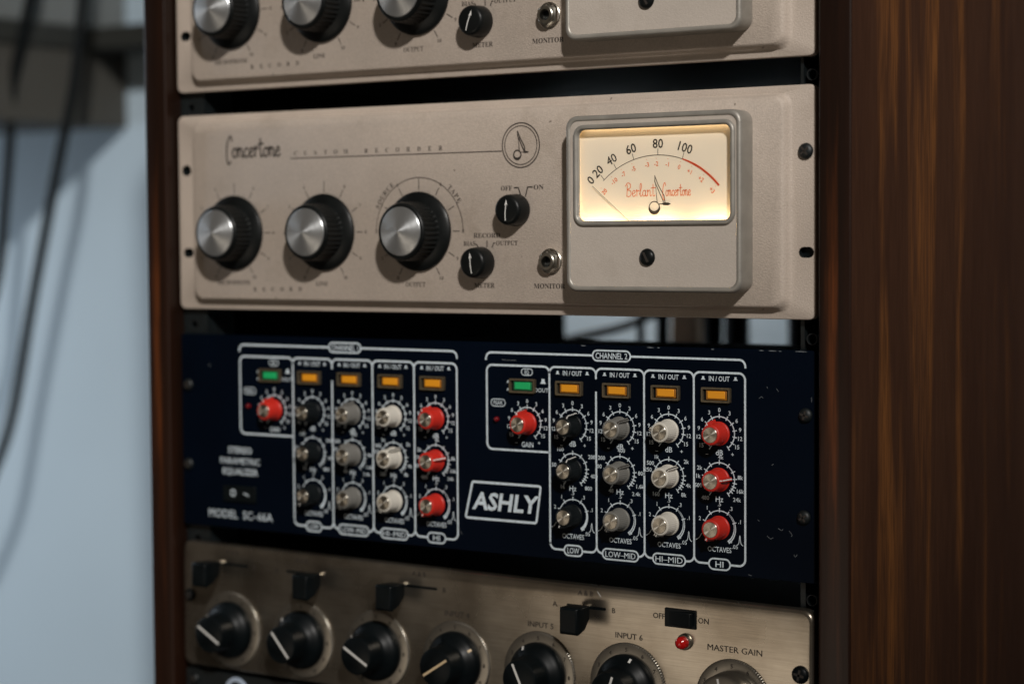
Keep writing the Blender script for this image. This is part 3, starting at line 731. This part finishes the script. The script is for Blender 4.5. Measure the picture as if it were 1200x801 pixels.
# ================================================================== MICROPHONE MIXER
def build_mixer():
    T, B = -295.3, -382.0
    C0 = (241.3, 0, B)
    t = thing('microphone_mixer', 'tarnished brushed aluminium mixer with large black knobs, black levers and a red lamp', 'audio unit', C0, None, .0080)
    t.location.x += .0080 * (-338 - B) * 0
    p = MB(); lp = lambda a, r=6: rrect(.3 + a, B + a, W - 1.0 - a, T - a, r)
    p.loft([L3(lp(0), 4), L3(lp(0), 0), L3(lp(.35), -1.3), L3(lp(1.2), -2.2), L3(lp(2.4), -2.5)], 'brushed', True, True)
    p.build('front_panel', t, (0, 0, 0), smooth=50)
    c = MB(); c.box(24, 4.2, B + 5, 458, 200, T - 6, 'chassis'); c.build('chassis', t, (0, 0, 0), bevel=1)
    y = -2.62; IK = 'ink'; PY = -2.5
    def printed(name, *items):
        k = MB()
        for q in items: k.text(q[0], q[1], q[2], q[3], y, IK, sx=q[4], bold=.012)
        k.build(name, t, (0, 0, 0), smooth=0)
    for x, s_ in ((234.3, 'INPUT 4'), (297.6, 'INPUT 5'), (360.7, 'INPUT 6')): printed('input_lettering', (s_, x, -323.0, 3.4, 1.1))
    printed('gain_lettering', ('MASTER GAIN', 431.8, -323.2, 3.6, 1.12))
    printed('power_lettering', ('OFF', 381.3, -308.4, 3.3, 1.0)); printed('power_lettering', ('ON', 411.2, -308.4, 3.3, 1.0))
    for cx in (46, 107.5, 204.5, 330):
        printed('lever_lettering', ('A & B', cx, -300.0, 3.0, 1.05), ('A', cx - 22, -308.6, 3.1, 1.05), ('B', cx + 20, -308.6, 3.1, 1.05))
    k = MB(); k.stroke([(338.5, -298.2), (341, -301.2)], .35, y, 'white_line'); k.build('paint_scratch', t, (0, 0, 0), smooth=0)
    centers = [45 + 63 * i for i in range(6)] + [431.0]
    # dial rings + knobs
    first = None
    for i, x in enumerate(centers):
        zc = -353.2
        a = [-61, -42, -62, 57, -26, 18, -12][i]
        d = MB(); R = 26.2 if i < 6 else 24.6
        d.lathe([(R, 0), (R, 1.0), (R - .5, 1.5), (R - 1.6, 1.7), (19, 2.0)], 'dial_metal', 288, flute=(.9, 1.6, 96, .7))
        o = d.build('dial_plate', t, (x, PY, zc), smooth=25)
        n = MB()
        for j in range(11): n.text(str(j), *pol(0, 0, R - 3.9, -150 + 30 * j), 2.5, -2.12, IK, bold=.008)
        n.build('dial_numbers', o, (x, PY, zc), smooth=0)
        if i < 6:
            b = MB()
            b.lathe([(19.4, 2.05), (19.6, 2.8), (19.3, 5.2), (18.6, 6.6), (16.6, 8.2), (14.2, 10.0), (13.0, 11.4), (12.6, 13.0), (12.3, 22.4), (11.9, 23.4), (11.0, 23.9)], 'black', 96, flute=(9.0, 22.5, 24, .0))
            o = b.build('gain_knob', t, (x, PY, zc), smooth=35, ry=math.radians(a))
            ln = MB(); lm = 'cream_line' if i == 3 else 'white_line'
            ln.box(-.75, -24.1, -10.6, .75, -23.7, 10.6, lm)
            ln.add([(-.8, -8.2, 16.9), (.8, -8.2, 16.9), (.8, -6.55, 19.0), (-.8, -6.55, 19.0)], [(0, 1, 2, 3)], lm)
            ln.build('pointer_line', o, (x, PY, zc), smooth=0)
        else:
            b = MB()
            b.lathe([(17.6, 2.05), (17.8, 3.0), (17.4, 12), (16.6, 13.2), (15.5, 13.6)], 'dial_metal', 120, flute=(3.5, 11, 60, .5))
            o = b.build('gain_knob', t, (x, PY, zc), smooth=35, ry=math.radians(a), label='bare metal master gain knob')
            ln = MB(); ln.box(-.6, -13.8, 7.6, .6, -13.4, 15.4, 'white_line'); ln.build('pointer_line', o, (x, PY, zc), smooth=0)
    # lever switches
    for cx, dx in ((46.5, -13), (108, 14), (205, -14), (330.5, 0)):
        z = -308.5; b = MB()
        sl = rrect(-14, -.9, 14, .9, .85, 3); b.sheet(sl, -.12, 'black')
        o = b.build('lever_switch', t, (cx, PY, z), smooth=0)
        lv = MB(); lv.lathe([(1.7, 0), (1.7, 4.6)], 'chrome', 16, c=(dx, 0, 0)); lv.build('lever', o, (cx, PY, z))
        pd = MB(); w0, w1 = 5.2, 6.6
        A = [(dx - w0, -4.2, 2.0), (dx + w0, -4.2, 2.0), (dx + w0, -4.2, -6.0), (dx - w0, -4.2, -6.0)]
        Bq = [(dx - w1, -12, 2.4), (dx + w1, -12, 2.4), (dx + w1, -12, -11.5), (dx - w1, -12, -11.5)]
        Cq = [(dx - w1, -19.5, 2.6), (dx + w1, -19.5, 2.6), (dx + w1, -19.5, -14), (dx - w1, -19.5, -14)]
        Dq = [(dx - w1 + 1, -21, 2.0), (dx + w1 - 1, -21, 2.0), (dx + w1 - 1, -21, -12.5), (dx - w1 + 1, -21, -12.5)]
        pd.loft([A, Bq, Cq, Dq], 'black', True, True); pd.build('paddle', o, (cx, PY, z), bevel=.7)
    # mains switch and pilot lamp
    b = MB(); b.box(385.6, -3.6, -314.1, 406.6, -2.4, -302.9, 'black'); o = b.build('power_switch', t, (0, 0, 0), bevel=.4)
    r = MB(); r.add([(388, -3.5, -312.6), (388, -3.5, -304.4), (396, -4.6, -304.4), (396, -4.6, -312.6), (404.6, -7.6, -304.4), (404.6, -7.6, -312.6), (404.6, -3.5, -304.4), (404.6, -3.5, -312.6)],
                     [(0, 1, 2, 3), (3, 2, 4, 5), (5, 4, 6, 7), (1, 6, 4, 2), (0, 3, 5, 7)], 'knob_black'); r.build('rocker', o, (0, 0, 0), bevel=.4)
    b = MB(); b.lathe([(4.9, 0), (4.9, 1.6), (4.4, 2.4), (3.7, 2.6)], 'chrome', 32, cap1=False); o = b.build('pilot_lamp', t, (399.2, PY, -322.0), smooth=35)
    b = MB(); b.lathe([(3.8, 1.2), (3.8, 5.6), (3.3, 6.8), (2.2, 7.7), (.9, 8.1), (.1, 8.15)], 'lamp_red', 12, cap1=True); b.build('lens', o, (399.2, PY, -322.0), smooth=20)
    screw(t, 474.0, PY, -332.6, r=5.2, rot=.2, m='black'); screw(t, 7.2, PY, -333, r=4.4, m='black')
    return t
build_mixer()

# ================================================================== LOWEST UNIT
t = thing('dark_rack_unit', 'black rack unit under the mixer, only its top edge showing', 'audio unit', (241.3, 0, -432))
p = MB(); lp = rrect(.2, -432, W - .2, -383.5, 1.2, 3); p.loft([L3(lp, 4), L3(lp, .4), L3(rrect(.6, -431.6, W - .6, -383.9, 1.2, 3), 0)], 'blackmetal', True, True); p.build('front_panel', t, (0, 0, 0), smooth=35)
p = MB(); p.lathe([(10.5, 0), (10.5, .8), (10, 1.2), (7.6, 1.2), (7.2, .2)], 'badge', 40, cap1=False); p.build('ring_badge', t, (47.0, 0, -395.6))
p = MB(); p.box(24, 4.2, -430, 458, 200, -389, 'chassis'); p.build('chassis', t, (0, 0, 0))
screw(t, 8.6, 0, -390, r=4.2)

# ================================================================== BACKGROUND THINGS
# wall cupboard at upper left: two bodies with a projecting shelf board between them
t = thing('wall_cupboard', 'dark grey cupboard on the blue wall at upper left, out of focus', 'cupboard', (-900, 570, 42))
b = MB(); b.box(-1250, 430, 42, -681, 649.5, 124, 'cab'); b.build('lower_body', t, (0, 0, 0), bevel=2)
b = MB(); b.box(-1250, 432, 150, -681, 649.5, 420, 'cab_top'); b.build('upper_body', t, (0, 0, 0), bevel=2, label='lighter grey upper part')
b = MB(); b.box(-1250, 428, 124.3, -677, 649, 149.7, 'shelf'); b.box(-676.5, 585, 124.3, -380, 649, 149.7, 'shelf'); b.build('shelf_board', t, (0, 0, 0), bevel=2)
def cable(name, pts, r, label, group=None):
    b = MB(); b.tube(smooth_pts(pts, 10), r, 'cable', 12); o = b.build(name, None, (0, 0, 0)); tag(o, label, 'cable', group); return o
ya = 470
A = [(-520, 470, 600), (-548, 470, 330), (-562.7, 470, 190), (-567, 470, 163), (-581.5, 470, 76), (-608.7, 470, -12), (-650.4, 472, -146.8), (-686.3, 475, -266.6), (-721.3, 478, -333), (-771, 480, -402), (-860, 480, -480), (-990, 480, -540)]
cable('hanging_cable', A, 5.6, 'black cable hanging nearest the wooden rack on the left', 'black cables hanging at left')
Bc = [(-610, 480, 600), (-634, 480, 330), (-645, 480, 195), (-655, 480, 169), (-683, 480, 80), (-688.7, 480, 26), (-700, 480, -55.6), (-708.4, 480, -110), (-730, 480, -166), (-770, 480, -230), (-840, 480, -300)]
cable('hanging_cable', Bc, 5.6, 'black cable hanging at the far left edge of the picture', 'black cables hanging at left')
# things glimpsed through the gap above the equalizer
cable('patch_cable', [(-150, 545, -260), (-90, 545, -196), (-24, 545, -179), (46, 545, -162), (110, 545, -130), (200, 545, -60), (260, 545, 90)], 4.2, 'black cable slanting across the white gap behind the equalizer')
def drop(x, r, label): cable('patch_cable', [(x + 4, 560, 160), (x, 560, -20), (x, 560, -170), (x + 2, 560, -330), (x + 10, 560, -600)], r, label)
drop(43, 3.6, 'thin black cable hanging straight down across the white gap behind the equalizer')
drop(66, 6.0, 'black cable hanging just left of the pale timber post behind the rack')
drop(117, 9.0, 'black cable hanging just right of the pale timber post behind the rack')
drop(141, 11.0, 'second black cable right of the pale timber post behind the rack')
drop(203, 11.0, 'thickest black cable behind the rack, nearest the right mounting rail')
b = MB(); b.box(-13, -9, -900, 13, 9, 260, 'cardboard'); tag(b.build('timber_post', None, (75, 590, 0), bevel=1.5), 'pale brown timber post glimpsed through the gap behind the equalizer', 'post')

# ================================================================== CAMERA
cam = bpy.data.cameras.new('camera'); co = bpy.data.objects.new('camera', cam); COL.objects.link(co); sc.camera = co
right = Vector((.8314, .5556, -.0069)); up = Vector((-.0226, .0462, .9987)); fwd = Vector((-.5552, .8301, -.0510))
up = (up - right * up.dot(right)).normalized(); back = right.cross(up)
rot = Matrix((right, up, back)).transposed()
co.matrix_world = Matrix.Translation(Vector((983.397 * S, -1057.029 * S, (-84.527 + ZW) * S))) @ rot.to_4x4()
cam.sensor_width = 36; cam.lens = 2408.01 / 1200 * 36
cam.clip_start = .01; cam.clip_end = 60
cam.dof.use_dof = True; cam.dof.focus_distance = 1.205; cam.dof.aperture_fstop = 4.0; cam.dof.aperture_blades = 0

# ================================================================== LIGHT
def aim(o, target):
    d = Vector(target) - o.location; o.rotation_euler = d.to_track_quat('-Z', 'Y').to_euler()
def spot(name, loc, target, energy, col, size, angle, blend):
    l = bpy.data.lights.new(name, 'SPOT'); l.energy = energy; l.color = col; l.shadow_soft_size = size; l.spot_size = math.radians(angle); l.spot_blend = blend
    o = bpy.data.objects.new(name, l); COL.objects.link(o); o.location = (loc[0] * S, loc[1] * S, (loc[2] + ZW) * S); aim(o, (target[0] * S, target[1] * S, (target[2] + ZW) * S)); return o
def area(name, loc, target, energy, col, sx, sy):
    l = bpy.data.lights.new(name, 'AREA'); l.shape = 'RECTANGLE'; l.size = sx; l.size_y = sy; l.energy = energy; l.color = col
    o = bpy.data.objects.new(name, l); COL.objects.link(o); o.location = (loc[0] * S, loc[1] * S, (loc[2] + ZW) * S); aim(o, (target[0] * S, target[1] * S, (target[2] + ZW) * S)); return o
spot('key_lamp', (240 + 3500, -3900, -80 + 3080), (150, 0, 190), 1500, (1.0, .955, .905), .15, 15.5, 1.0)
area('warm_fill', (-260, -1700, -830), (350, 0, -250), 2.3, (1.0, .86, .70), .8, .7)  # added warm fill, reflected in the right of the mixer panel
area('wall_fill', (-2200, 300, 850), (-600, 650, 150), 15, (.72, .86, 1.0), .8, 1.4)  # added cool fill for the wall, not an actual window
area('low_wall_fill', (-1750, 130, -60), (-800, 650, 60), 5.5, (.80, .89, 1.0), .5, .8)  # added low fill that lifts the cupboard's shadow on the wall
spot('rear_fill', (-14, 622, 330), (40, 645, -170), 75, (1.0, .95, .90), .03, 62, .6)  # added fill to brighten the wall seen through the gap

w = bpy.data.worlds.new('World'); sc.world = w; w.use_nodes = True
bg = w.node_tree.nodes['Background']; bg.inputs['Color'].default_value = (1.0, .82, .64, 1); bg.inputs['Strength'].default_value = .05

sc.view_settings.view_transform = 'Standard'; sc.view_settings.look = 'None'; sc.view_settings.exposure = 0; sc.view_settings.gamma = 1
